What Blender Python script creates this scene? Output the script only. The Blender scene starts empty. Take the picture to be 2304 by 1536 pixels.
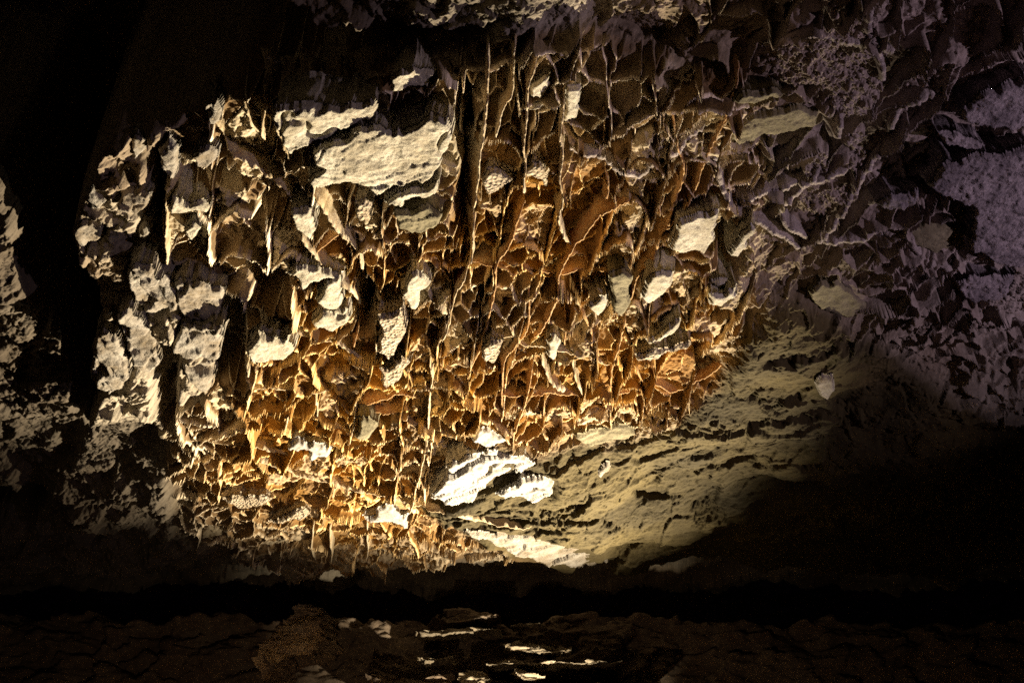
import bpy, math, random
import numpy as np
random.seed(7); RNG = np.random.RandomState(11)
scene = bpy.context.scene
C = scene.collection

# ------------------------------------------------------------------ camera
F = 2121.0                      # focal length in photograph pixels
PITCH = math.radians(38)
CAMZ = 1.6
cam_d = bpy.data.cameras.new('camera'); cam = bpy.data.objects.new('camera', cam_d); C.objects.link(cam)
cam.location = (0, 0, CAMZ); cam.rotation_euler = (math.radians(90) + PITCH, 0, 0)
cam_d.sensor_width = 36; cam_d.lens = 36 * F / 2304; cam_d.clip_start = 0.05; cam_d.clip_end = 200
scene.camera = cam

# ------------------------------------------------------------------ world and lamps
w = bpy.data.worlds.new('World'); scene.world = w; w.use_nodes = True
bg = w.node_tree.nodes['Background']; bg.inputs[0].default_value = (0.42, 0.30, 0.95, 1); bg.inputs[1].default_value = 0.0025

def spot(name, loc, aim, power, col, half, blend, size):
    d = bpy.data.lights.new(name, 'SPOT'); d.energy = power; d.color = col
    d.spot_size = math.radians(2 * half); d.spot_blend = blend; d.shadow_soft_size = size
    o = bpy.data.objects.new(name, d); C.objects.link(o); o.location = loc
    from mathutils import Vector
    o.rotation_euler = (Vector(aim) - Vector(loc)).to_track_quat('-Z', 'Y').to_euler()
    return o
spot('flood_or_fill', (3.1, 10.2, 1.4), (-1.15, 5.0, 5.4), 13000, (1.0, 0.85, 0.62), 28, 1.0, 0.03)
spot('flood_or_fill', (0.5, 9.3, 2.7), (-0.5, 7.0, 5.4), 190, (1.0, 0.87, 0.72), 34, 1.0, 0.03)  # added fill beam, brightens the hot spot and the ceiling's far edge
spot('flood_or_fill', (5.6, 2.2, 2.2), (2.9, 3.0, 5.4), 430, (0.95, 0.74, 1.0), 40, 0.9, 0.05)
spot('flood_or_fill', (0.4, 9.4, 3.3), (0.05, 11.0, 5.0), 950, (1.0, 0.85, 0.62), 36, 1.0, 0.03)
spot('flood_or_fill', (-1.2, 4.0, 0.4), (-0.9, 10.5, 4.6), 80, (1.0, 0.72, 0.48), 50, 1.0, 0.1)  # added faint fill from the camera side, lifts the dark far wall

scene.view_settings.view_transform = 'Standard'; scene.view_settings.look = 'None'
scene.view_settings.exposure = 0.18; scene.view_settings.gamma = 1.0
scene.cycles.max_bounces = 3; scene.cycles.diffuse_bounces = 2
scene.cycles.use_denoising = False

# ------------------------------------------------------------------ numeric noise
def _h(ix, iy, seed):
    n = (ix.astype(np.int64) * 374761393 + iy.astype(np.int64) * 668265263 + seed * 974711) & 0xffffffff
    n = ((n ^ (n >> 13)) * 1274126177) & 0xffffffff
    n = ((n ^ (n >> 15)) * 2246822519) & 0xffffffff
    return ((n ^ (n >> 16)) & 0xffffff) / float(0xffffff)
def vnoise(x, y, seed=0):
    ix = np.floor(x); iy = np.floor(y); fx = x - ix; fy = y - iy
    ix = ix.astype(np.int64); iy = iy.astype(np.int64)
    fx = fx * fx * fx * (fx * (fx * 6 - 15) + 10); fy = fy * fy * fy * (fy * (fy * 6 - 15) + 10)
    a = _h(ix, iy, seed); b = _h(ix + 1, iy, seed); c = _h(ix, iy + 1, seed); d = _h(ix + 1, iy + 1, seed)
    return (a * (1 - fx) + b * fx) * (1 - fy) + (c * (1 - fx) + d * fx) * fy * 1.0
def fbm(x, y, seed=0, o=4, g=0.5):
    s = 0; a = 1; t = 0
    for i in range(o):
        s = s + a * (vnoise(x, y, seed + i * 17) * 2 - 1); t += a; a *= g
        x, y = x * 1.97 + 3.1 * y * 0.13, y * 2.03 - x * 0.21
    return s / t
def sstep(a, b, x):
    t = np.clip((x - a) / (b - a), 0, 1); return t * t * (3 - 2 * t)
def voronoi(x, y, seed, jit=0.85):
    ix = np.floor(x).astype(np.int64); iy = np.floor(y).astype(np.int64)
    f1 = np.full(x.shape, 9.0); f2 = np.full(x.shape, 9.0); cid = np.zeros(x.shape); cx = np.zeros(x.shape); cy = np.zeros(x.shape)
    sx = np.zeros(x.shape); sy = np.zeros(x.shape)
    for dx in (-1, 0, 1):
        for dy in (-1, 0, 1):
            jx = ix + dx; jy = iy + dy
            px = jx + 0.5 + jit * (_h(jx, jy, seed) - 0.5); py = jy + 0.5 + jit * (_h(jx, jy, seed + 5) - 0.5)
            d = np.sqrt((px - x) ** 2 + (py - y) ** 2)
            near = d < f1
            sec = (~near) & (d < f2)
            f2 = np.where(near, f1, np.where(sec, d, f2))
            sx = np.where(near, cx, np.where(sec, px, sx)); sy = np.where(near, cy, np.where(sec, py, sy))
            f1 = np.where(near, d, f1); cx = np.where(near, px, cx); cy = np.where(near, py, cy)
            cid = np.where(near, _h(jx, jy, seed + 9), cid)
    # distance to the shared edge of the two nearest seeds
    sep = np.sqrt((sx - cx) ** 2 + (sy - cy) ** 2) + 1e-6
    e = (f2 * f2 - f1 * f1) / (2 * sep)
    return e, cid, x - cx, y - cy

def facets(x, y, seed, k=4.0):
    wx = x + 0.25 / k * fbm(x * k, y * k, seed + 40, 3) * 2; wy = y + 0.25 / k * fbm(x * k, y * k, seed + 41, 3) * 2
    e, c, tx, ty = voronoi(wx * k, wy * k, seed, 0.95)
    h = (np.modf(c * 7.3)[0] - 0.5) * 1.3 * tx + (np.modf(c * 13.7)[0] - 0.5) * 1.3 * ty + (c - 0.5) * 0.6
    return h * (0.25 + 0.75 * sstep(0, 0.06, e))
# ------------------------------------------------------------------ base ceiling surface
H = 5.6
CP, SP = math.cos(PITCH), math.sin(PITCH)
def to_px(x, y, z):
    z = z - CAMZ
    dep = np.maximum(y * CP + z * SP, 1e-3); up = -y * SP + z * CP
    return 1152 + F * x / dep, 768 - F * up / dep
def ray(u, v):
    a = (np.asarray(u, float) - 1152) / F; b = -(np.asarray(v, float) - 768) / F
    return a, CP - b * SP, SP + b * CP
# relief of the ceiling, drawn as regions of the plane z = H and softened
GX0, GX1, GY0, GY1, GS = -1600, 3900, -2200, 1860, 6
gu, gv = np.meshgrid(np.arange(GX0, GX1, GS) + 0.0, np.arange(GY0, GY1, GS) + 0.0)
def inpoly(px, py, poly):
    c = np.zeros(px.shape, bool); n = len(poly)
    for i in range(n):
        x0, y0 = poly[i]; x1, y1 = poly[(i + 1) % n]
        if y0 == y1: continue
        k = ((y0 > py) != (y1 > py)) & (px < (x1 - x0) * (py - y0) / (y1 - y0) + x0)
        c ^= k
    return c
def blur(a, r):
    r = max(1, int(r / GS))
    for _ in range(2):
        for ax in (0, 1):
            k = np.cumsum(np.pad(a, [(r + 1, r) if i == ax else (0, 0) for i in (0, 1)], mode='edge'), axis=ax)
            n = 2 * r + 1
            a = (k[n:] - k[:-n]) / n if ax == 0 else (k[:, n:] - k[:, :-n]) / n
    return a
def region(poly, soft, wob=18, big=0):
    poly = [(a, b - 34 * min(1, max(0, 1 - b / 2600))) for a, b in poly]      # the rock hangs below the plane the outlines are laid on
    pu = gu + wob * fbm(gu / 60, gv / 60, 3) + big * fbm(gu / 230, gv / 230, 5, 3); pv = gv + wob * fbm(gu / 60, gv / 60, 4) + big * fbm(gu / 230, gv / 230, 6, 3)
    return blur(inpoly(pu, pv, poly).astype(float), soft)
def sample(grid, u, v):
    x = np.clip((u - GX0) / GS, 0, grid.shape[1] - 1.01); y = np.clip((v - GY0) / GS, 0, grid.shape[0] - 1.01)
    ix = x.astype(int); iy = y.astype(int); fx = x - ix; fy = y - iy
    return (grid[iy, ix] * (1 - fx) + grid[iy, ix + 1] * fx) * (1 - fy) + (grid[iy + 1, ix] * (1 - fx) + grid[iy + 1, ix + 1] * fx) * fy
# the main lobe of the ceiling that the lamp lights, its left and upper rim
LOBE = [(700, 205), (600, 195), (480, 235), (380, 290), (285, 300), (215, 350), (190, 430), (165, 520), (175, 620), (205, 700),
        (215, 790), (200, 900), (190, 1000), (130, 1120), (-200, 1200), (-1600, 1240), (-1600, 1315), (400, 1315), (900, 1312), (1300, 1300), (1700, 1300), (3900, 1330),
        (3900, -2300), (1180, -2300), (1160, -200), (1100, 60), (1000, 140), (850, 180)]
NEARB = [(618, 0), (650, 90), (700, 128), (830, 132), (1030, 120), (1180, 100), (1320, 20), (1500, -2300), (700, -2300), (560, -500)]
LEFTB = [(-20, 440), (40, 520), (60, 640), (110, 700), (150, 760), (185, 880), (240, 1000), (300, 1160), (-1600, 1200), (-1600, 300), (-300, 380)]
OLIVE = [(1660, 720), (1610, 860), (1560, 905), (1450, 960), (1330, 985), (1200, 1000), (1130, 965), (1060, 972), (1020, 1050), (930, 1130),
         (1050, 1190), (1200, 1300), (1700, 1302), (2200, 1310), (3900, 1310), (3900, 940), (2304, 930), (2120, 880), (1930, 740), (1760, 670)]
SLABZ = [(690, 240), (860, 210), (1000, 235), (1040, 300), (1030, 420), (990, 480), (880, 490), (700, 440), (600, 330)]
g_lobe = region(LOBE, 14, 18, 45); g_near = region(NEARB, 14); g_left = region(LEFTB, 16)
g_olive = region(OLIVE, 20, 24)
g_slab = region(SLABZ, 30)
g_hol = np.zeros(gu.shape)
for P_ in ([(500, 690), (552, 700), (556, 880), (485, 880), (505, 800)], [(352, 780), (400, 790), (425, 860), (395, 930), (405, 1010), (372, 960)],
           [(340, 380), (372, 390), (375, 600), (350, 560)], [(1034, 260), (1060, 250), (1066, 480), (1050, 590), (1036, 560)],
           [(815, 640), (850, 680), (842, 790), (812, 800)], [(1600, 560), (1640, 540), (1660, 620), (1620, 660)], [(580, 640), (650, 650), (640, 720), (590, 710)],
           [(620, 470), (690, 500), (660, 560), (590, 520)], [(400, 420), (520, 430), (540, 470), (420, 480)]):
    g_hol = np.maximum(g_hol, region([(a, b - 40) for a, b in P_], 8, 14))
on = np.clip(np.maximum(np.maximum(g_lobe, g_near), g_left), 0, 1)
rise = (1 - on) * 1.7
rise += 0.14 * g_left * (1 - g_lobe)
GD = rise + 0.38 * g_hol - 0.12 * g_olive - 0.0 * g_slab
BOX = [(360, 330), (500, 250), (640, 200), (860, 180), (1060, 130), (1300, 110), (1500, 160), (1700, 180), (1720, 420), (1700, 560), (1660, 720),
       (1610, 860), (1560, 905), (1450, 960), (1330, 985), (1200, 990), (1130, 965), (1060, 972), (1020, 1050), (940, 1120), (1050, 1190),
       (1250, 1290), (1100, 1320), (600, 1320), (400, 1200), (370, 900), (470, 880), (530, 780), (500, 640), (380, 560), (350, 450)]
g_box = region(BOX, 10, 22)
RIGHTZ = [(1500, -300), (3900, -300), (3900, 930), (2304, 930), (2120, 880), (1930, 760), (1740, 640), (1700, 400), (1560, 300)]
g_rbox = region(RIGHTZ, 30, 30)
OCHRE = [(760, 560), (1000, 560), (1060, 380), (1250, 330), (1420, 400), (1640, 440), (1660, 700), (1600, 860), (1300, 960), (1050, 960),
         (1010, 1060), (920, 1110), (1100, 1210), (1050, 1290), (700, 1280), (640, 1150), (430, 1080), (480, 920), (560, 860), (640, 700)]
g_flank = region([(150, 330), (300, 290), (480, 235), (600, 195), (640, 210), (360, 340), (360, 450), (390, 560), (500, 640), (530, 780), (470, 880), (370, 930), (160, 900), (150, 500)], 20)
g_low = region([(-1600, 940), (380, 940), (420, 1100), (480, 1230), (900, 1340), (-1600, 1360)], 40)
g_ochre = region(OCHRE, 60, 60)
g_purple = region([(1700, -100), (3900, -100), (3900, 900), (2300, 860), (1850, 640), (1760, 300)], 90, 40)

def base(x, y):
    u, v = to_px(x, y, H)
    far = y * CP + (H - CAMZ) * SP
    d = sample(GD, u, v)
    b = H + d + 0.16 * fbm(x * 0.55, y * 0.45, 21, 3) - 0.05
    # beyond the last edge of the lobe the roof lifts away
    return b
def hit(u, v, off=0.0):
    """point where the sight line through pixel (u, v) meets the ceiling lowered by off"""
    a, b, c = ray(u, v)
    s = (H - off - CAMZ) / c
    for _ in range(10):
        z = base(a * s, b * s) - off
        s = 0.5 * s + 0.5 * (z - CAMZ) / c
    return np.stack([a * s, b * s, CAMZ + c * s], -1)

# ------------------------------------------------------------------ slabs and boulders: outline in the photograph, depth below the roof, ...
G_S = 'rock slabs set among the fins of the ceiling'
SL = [
 ([(615,245),(660,238),(700,243),(740,240),(770,245),(800,238),(850,228),(852,250),(835,270),(790,292),(750,300),(740,318),(700,330),(660,342),(650,355),(640,340),(622,310),(612,270)], 0.34, 'M_slab', 0.014, 'upper left of the two broad cream slabs, torn edge against the dark hollow', dict(tiltx=0.10, tilty=0.10)),
 ([(700,340),(725,328),(775,320),(800,300),(860,292),(905,312),(955,275),(980,258),(1005,268),(1020,290),(1018,320),(1003,350),(995,390),(960,415),(900,430),(840,443),(805,425),(770,412),(745,425),(715,430),(690,420),(705,400),(720,385),(700,365)], 0.24, 'M_slab', 0.016, 'largest cream slab with long parallel ledges, in full lamp light', dict(tiltx=0.04, tilty=0.04)),
 ([(858,462),(890,450),(930,435),(985,412),(992,425),(988,442),(950,455),(900,468),(870,470)], 0.23, 'M_slab', 0.012, 'narrow cream strip just under the largest slab', {}),
 ([(877,215),(880,185),(905,165),(935,163),(985,175),(960,200),(920,203),(895,210)], 0.18, 'M_slab', 0.02, 'small cream slab high above the largest slab', {}),
 ([(1193,228),(1195,190),(1210,178),(1240,172),(1240,195),(1228,222)], 0.112, 'M_slab', 0.0, 'small squarish slab between tall fins near the top of the boxwork', {}),
 ([(1190,250),(1215,235),(1228,233),(1215,252),(1192,262)], 0.112, 'M_slab', 0.0, 'thin sliver of slab under the small squarish one', {}),
 ([(1268,240),(1280,200),(1310,198),(1312,225),(1303,265),(1285,270),(1270,288)], 0.124, 'M_slab', 0.0, 'upright narrow slab clinging to the right of a tall fin', {}),
 ([(1092,385),(1110,378),(1160,392),(1172,405),(1130,425),(1095,437),(1085,415)], 0.124, 'M_speck', 0.0, 'pitted cream patch left of the speckled wedge', {}),
 ([(1180,388),(1195,372),(1215,372),(1238,390),(1235,425),(1215,412),(1182,408)], 0.124, 'M_speck', 0.0, 'speckled wedge patch between two tall fins', {}),
 ([(1525,535),(1535,510),(1570,495),(1605,490),(1612,508),(1600,520),(1605,540),(1580,565),(1540,567),(1518,558)], 0.149, 'M_slab', 0.0, 'smooth cream slab, biggest at the right end of the boxwork', {}),
 ([(1640,573),(1665,545),(1690,517),(1697,530),(1688,556),(1666,577)], 0.136, 'M_slab', 0.0, 'curved crescent slab beside the biggest right hand slab', {}),
 ([(1450,675),(1455,640),(1480,625),(1517,625),(1510,645),(1490,667),(1462,682)], 0.149, 'M_slab', 0.0, 'bright leaf shaped slab below the biggest right hand slab', {}),
 ([(1596,648),(1615,637),(1640,633),(1662,640),(1640,650)], 0.149, 'M_slab', 0.0, 'upper of two small stacked slabs at the right end', {}),
 ([(1598,680),(1610,668),(1655,657),(1655,672),(1630,692),(1600,692)], 0.149, 'M_slab', 0.0, 'lower of two small stacked slabs at the right end', {}),
 ([(1460,768),(1500,742),(1532,727),(1522,750),(1490,765),(1465,777)], 0.149, 'M_slab', 0.0, 'slanting yellow slab beneath the leaf shaped one', {}),
 ([(1440,800),(1480,792),(1545,780),(1550,790),(1500,800),(1470,812),(1445,810)], 0.149, 'M_speck', 0.0, 'ragged thin shelf under the slanting yellow slab', {}),
 ([(652,622),(675,608),(720,610),(765,622),(735,632),(700,640),(685,655),(672,635)], 0.136, 'M_slab', 0.0, 'white topped chip at the elbow of two diagonal fins', {}),
 ([(716,680),(740,640),(768,640),(770,660),(765,690),(740,700)], 0.136, 'M_slab', 0.0, 'cream block in the middle of the left boxwork', {}),
 ([(705,730),(740,712),(770,706),(772,730),(745,742),(712,750)], 0.136, 'M_slab', 0.01, 'low block directly under the middle cream block', {}),
 ([(905,665),(925,630),(945,625),(965,640),(945,660),(935,700),(915,690)], 0.136, 'M_slab', 0.0, 'pale chip left of the long leaning fin', {}),
 ([(500,1130),(530,1120),(580,1118),(614,1132),(590,1145),(560,1147),(520,1140)], 0.124, 'M_speck', 0.0, 'flat pitted lens of rock at the lower left', {}),
 ([(598,1180),(640,1160),(690,1143),(697,1160),(670,1175),(630,1182)], 0.124, 'M_speck', 0.0, 'pitted wedge right of the flat pitted lens', {}),
 ([(812,1170),(835,1158),(850,1143),(880,1138),(900,1155),(918,1165),(915,1188),(870,1180),(830,1177)], 0.124, 'M_white', 0.0, 'glaring white slab left of the hot spot', {}),
 ([(640,1005),(670,995),(720,1000),(745,1010),(740,1035),(700,1045),(690,1020),(650,1020)], 0.124, 'M_white', 0.01, 'white chip under the boxwork in the lower left centre', {}),
 ([(1058,1005),(1075,972),(1105,970),(1130,985),(1158,1000),(1135,1015),(1090,1012)], 0.09, 'M_white', 0.01, 'top step of the glaring white ledges in the hot spot', {}),
 ([(960,1130),(985,1100),(1010,1055),(1040,1035),(1100,1030),(1170,1035),(1215,1050),(1170,1070),(1110,1085),(1080,1110),(1060,1140),(1010,1145)], 0.09, 'M_white', 0.03, 'widest glaring white ledge in the hot spot', {}),
 ([(1105,1135),(1140,1110),(1180,1085),(1230,1075),(1255,1095),(1245,1120),(1200,1130),(1150,1133)], 0.09, 'M_white', 0.02, 'right hand glaring white ledge with a dark hollow below it', {}),
 ([(1040,1205),(1100,1198),(1180,1210),(1280,1220),(1350,1240),(1378,1265),(1300,1282),(1220,1275),(1150,1255),(1090,1225)], 0.07, 'M_lump', 0.02, 'low grey white shelf at the bottom edge of the ceiling', {}),
 ([(882,480),(960,468),(1000,480),(988,515),(930,530),(890,522)], .20, 'M_dull', 0.01, 'dull shaded block hanging below the narrow cream strip', {}),
 ([(1370,620),(1400,608),(1425,625),(1418,680),(1395,720),(1375,690)], .20, 'M_dull', 0.0, 'tall dull grey block between the curved fin and the leaf shaped slab', {}),
 ([(1325,690),(1345,670),(1368,668),(1362,705),(1335,722)], .21, 'M_slab', 0.0, 'small cream chip left of the tall dull grey block', {}),
 ([(848,716),(900,706),(915,740),(900,790),(870,810),(848,800)], .21, 'M_speck', 0.0, 'frosted pale patch beside the straight upright fin', {}),
 ([(850,840),(895,820),(922,815),(905,860),(870,880)], .19, 'M_speck', 0.0, 'pale wedge below the frosted patch', {}),
 ([(380,455),(430,458),(475,466),(465,484),(410,482),(380,474)], .19, 'M_slab', 0.0, 'thin flat shelf right of the dark slot on the left', {}),
 ([(410,520),(438,505),(450,520),(425,560),(412,545)], .19, 'M_slab', 0.0, 'pointed pale chip below the thin flat shelf', {}),
 ([(790,462),(822,450),(842,470),(835,505),(805,500)], .21, 'M_speck', 0.0, 'rough tan chip under the left end of the largest slab', {}),
 ([(655,480),(700,478),(712,520),(690,545),(665,520)], .21, 'M_slab', 0.0, 'cream kite shaped chip at the crossing of two diagonal fins', {}),
 ([(1085,785),(1110,765),(1130,775),(1120,815),(1092,815)], .19, 'M_speck', 0.0, 'tan triangular face in the orange cells left of centre bottom', {}),
 ([(1222,775),(1248,755),(1262,775),(1250,815),(1230,810)], .19, 'M_slab', 0.0, 'pale sliver beneath the upper level cross fin', {}),
 ([(800,945),(830,940),(850,965),(835,1000),(800,990)], .18, 'M_dull', 0.0, 'dull grey face right of the sharp upright fin', {}),
 ([(560,790),(590,765),(640,770),(650,800),(610,815),(570,820)], .19, 'M_slab', 0.0, 'pale lip crowning the black square hollow', {}),
 ([(430,350),(470,330),(490,350),(470,385),(440,380)], .17, 'M_lump', 0.0, 'grey block in the upper left rim cells', {}),
 ([(1280,990),(1330,975),(1400,960),(1450,975),(1400,1000),(1320,1010)], .10, 'M_dull', 0.02, 'olive plate along the upper edge of the smooth slope', {}),
 ([(1340,1065),(1350,1045),(1380,1042),(1378,1065),(1355,1078)], .08, 'M_lump', 0.0, 'small round grey patch on the olive slope', {}),
 ([(1835,870),(1850,850),(1880,852),(1885,880),(1860,898),(1840,890)], .08, 'M_lump', 0.0, 'pale round scar high on the olive slope', {}),
 ([(2090,430),(2120,375),(2200,355),(2330,340),(2330,620),(2240,600),(2180,560),(2190,470),(2130,450)], .22, 'M_lilac', 0.0, 'broad lilac pitted patch at the right edge', {}),
 ([(2160,270),(2200,225),(2260,195),(2330,180),(2330,300),(2260,290),(2200,285)], .2, 'M_lilac', 0.0, 'bright pink white rock at the right edge above the pitted patch', {}),
 ([(2110,300),(2160,300),(2230,335),(2240,350),(2180,345),(2130,325)], .2, 'M_lilac', 0.0, 'pinkish rib left of the pitted patch', {}),
 ([(1640,300),(1690,262),(1780,238),(1850,250),(1840,285),(1790,300),(1720,310),(1660,330)], .07, 'M_dull', 0.0, 'dull olive slab in the dim upper right', {}),
 ([(1645,245),(1670,215),(1750,205),(1770,220),(1700,240)], .18, 'M_dull', 0.0, 'flat olive sliver above the dull olive slab', {}),
 ([(1820,660),(1850,635),(1920,650),(1960,690),(1900,715),(1840,700)], .07, 'M_dull', 0.0, 'olive block above the smooth olive rock', {}),
 ([(2150,640),(2200,622),(2290,620),(2275,670),(2220,690),(2165,675)], .16, 'M_lilac', 0.0, 'grey lilac chip below the pitted patch', {}),
 ([(2040,520),(2080,500),(2170,510),(2180,560),(2110,570),(2050,555)], .07, 'M_dull', 0.0, 'smooth brown block left of the broad pitted patch', {}),
 ([(1970,470),(1990,450),(2070,440),(2060,465),(1990,480)], .2, 'M_lilac', 0.0, 'small pale triangle among the dark cells on the right', {}),
]
def grow(poly, k):
    cx_ = sum(a for a, b in poly) / len(poly); cy_ = sum(b for a, b in poly) / len(poly)
    return [(cx_ + (a - cx_) * k, cy_ + (b - cy_) * k) for a, b in poly]
for i_, q_ in enumerate(SL):
    cu = sum(a for a, b in q_[0]) / len(q_[0]); cv = sum(b for a, b in q_[0]) / len(q_[0])
    if 480 < cv < 830 and q_[1] < 0.2 and (1400 < cu < 1720 or 600 < cu < 960):
        SL[i_] = (grow(q_[0], 1.22), q_[1] + 0.05) + q_[2:]
G_R = 'rounded rocks on the left flank of the ceiling'
RK = [
 ([(285,640),(288,600),(310,582),(345,585),(355,605),(382,640),(400,665),(395,695),(350,722),(310,700),(292,665)], 0.211, 'knobbly cream boulder at the head of the left flank'),
 ([(388,640),(410,622),(440,635),(495,650),(506,680),(490,715),(455,730),(415,715),(395,690)], 0.186, 'cracked cream boulder right of the knobbly one'),
 ([(405,740),(440,728),(500,728),(500,770),(487,812),(450,818),(415,805),(385,792),(400,765)], 0.211, 'square faced pale boulder below the cracked one'),
 ([(410,815),(450,822),(482,822),(478,860),(462,890),(440,882),(418,855)], 0.161, 'wedge shaped rock under the square faced boulder'),
 ([(205,800),(215,755),(240,742),(262,760),(285,800),(292,840),(270,880),(225,882),(200,850)], 0.161, 'isolated grey boulder low on the outer left edge'),
 ([(265,700),(290,690),(320,720),(345,770),(360,820),(335,850),(300,830),(280,770)], 0.186, 'brown ribbed rock between the grey and cream boulders'),
 ([(165,520),(185,500),(225,503),(238,540),(215,556),(185,548)], 0.099, 'dim grey knob on the far left rim'),
 ([(190,450),(205,425),(235,420),(245,450),(225,470),(200,470)], 0.099, 'small knob above the dim grey one on the left rim'),
 ([(265,430),(300,425),(340,430),(335,470),(300,485),(265,465)], 0.112, 'blocky rock right of the two rim knobs'),
 ([(355,340),(380,310),(400,330),(402,370),(385,400),(360,385)], 0.112, 'rounded upright rock on the upper left rim'),
 ([(285,325),(300,305),(330,312),(328,350),(300,365)], 0.099, 'outermost upright knob on the upper left rim'),
 ([(455,250),(475,232),(500,245),(492,280),(470,285)], 0.099, 'knob beside the dark hollow, highest on the left rim'),
 ([(315,480),(335,500),(345,540),(325,560),(308,540)], 0.124, 'twisted pale rib between the left rim and the long vertical fin'),
 ([(160,585),(175,575),(195,600),(200,640),(180,640)], 0.099, 'small crumbling knob jutting from the left rim'),
]
fl_ = np.zeros(gu.shape)
for t_ in [(q[0], q[1]) for q in SL] + [(q[0], q[1]) for q in RK]:
    P_ = np.array(t_[0], float); h_ = hit(P_[:, 0], P_[:, 1], t_[1]); uu_, vv_ = to_px(h_[:, 0], h_[:, 1], H)
    fl_ = np.maximum(fl_, inpoly(gu, gv, list(zip(uu_, vv_))).astype(float))
g_flat = np.clip(blur(fl_, 8) * 1.4, 0, 1)

# ------------------------------------------------------------------ rock relief hanging from the base
def strata(x, y, seed, k=4.0, amp=0.03, sx=0.55, sy=2.0, ang=-0.40):
    """ragged plates: terraces of a slow stretched noise"""
    ca, sa = math.cos(ang), math.sin(ang)
    p, q = x * ca + y * sa, -x * sa + y * ca
    n = fbm(p * sx, q * sy, seed, 4, 0.55) * k
    n = n + 0.18 * fbm(x * 14, y * 14, seed + 31, 3)
    f = np.floor(n); r = n - f
    return (f + sstep(0.0, 0.16, r) + 0.25 * r) * amp
def boxrelief(x, y, sharp, size=1.0, seed=50):
    # warp, then shear so that the main joints run away from the camera a little to the left
    wx = x + 0.055 * fbm(x * 3.1, y * 3.1, seed, 4) ; wy = y + 0.07 * fbm(x * 3.3, y * 3.3, seed + 1, 4)
    p = (wx + 0.19 * wy) / (0.27 * size); q = wy / (0.39 * size)
    e1, c1, tx, ty = voronoi(p, q, seed + 2, 0.9)
    e1 = e1 * 0.27 * size
    # joints that run on, with arched cross walls between them
    pw = p * 1.05 + 0.8 * fbm(wx * 0.9, wy * 0.25, seed + 30, 2); ip = np.floor(pw); fp = pw - ip
    qw = wy / (0.30 * size) - 0.55 * (2 * fp - 1) ** 2 + 5 * _h(ip.astype(np.int64), (ip * 0).astype(np.int64), seed + 31) + 0.5 * fbm(wx * 1.5, wy * 1.3, seed + 32, 2)
    iq = np.floor(qw); fq = qw - iq
    fq2 = np.where(_h(ip.astype(np.int64), iq.astype(np.int64), seed + 35) > 0.7, 0.5, fq)       # some cross walls are missing
    eb = np.minimum(np.minimum(fp, 1 - fp) * 0.23 * size, np.minimum(fq2, 1 - fq2) * 0.22 * size)
    cb = _h(ip.astype(np.int64), iq.astype(np.int64), seed + 33)
    sel = fbm(x * 0.8, y * 0.8, seed + 34, 2) > -0.14
    e1 = np.where(sel, eb, e1); c1 = np.where(sel, cb, c1); tx = np.where(sel, fp - 0.5, tx); ty = np.where(sel, fq - 0.5, ty)
    e2, c2, ux, uy = voronoi(p * 2.3 + 7, q * 2.3 + 3, seed + 7, 0.95)
    e2 = e2 * 0.14 * size
    dep = 0.15 * np.clip(0.70 + 0.9 * fbm(x * 2.6, y * 2.6, seed + 11, 3), 0.12, 1.25) * (0.92 + 0.2 * fbm(x * 9, y * 9, seed + 12, 2))
    dep2 = 0.13 * np.clip(0.45 + 1.1 * fbm(x * 1.7, y * 1.7, seed + 13, 3), 0, 1) * (0.9 + 0.25 * fbm(x * 15, y * 15, seed + 14, 3))
    far_ = 1 - 0.5 * sstep(5.8, 8.0, y); dep = dep * far_; dep2 = dep2 * far_
    r1 = np.maximum(1 - sstep(0, 1, e1 / sharp), 0.14 * np.exp(-e1 / 0.03))
    r2 = np.maximum(1 - sstep(0, 1, e2 / sharp), 0.14 * np.exp(-e2 / 0.02))
    tilt = (tx * (c1 - 0.5) * 0.20 + ty * (np.modf(c1 * 7)[0] - 0.4) * 0.20) + 0.10 * (c1 - 0.5)
    tilt2 = (ux * (c2 - 0.5) * 0.06 + uy * (np.modf(c2 * 7)[0] - 0.5) * 0.06)
    plate = (np.modf(c1 * 3.7)[0] > 0.60) & (fbm(x * 9, y * 9, seed + 21, 4, 0.6) > -0.12) & (e1 > sharp)
    hang = np.maximum(r1 * dep * size, r2 * dep2 * size) + tilt * size + tilt2 * size
    hang = np.where(plate, np.maximum(hang, dep * 0.62 + tilt * 0.8 + 0.02 * fbm(x * 20, y * 20, seed + 22, 3)), hang)
    rim = np.where(e1 < sharp, r1, np.where(e2 < sharp, r2, 0))
    hang = hang + 0.035 * facets(x, y, seed + 25, 9.0) + 0.008 * fbm(x * 35, y * 35, seed + 26, 3)
    rim = np.where(plate, 0, rim)
    return hang, rim, plate
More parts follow.
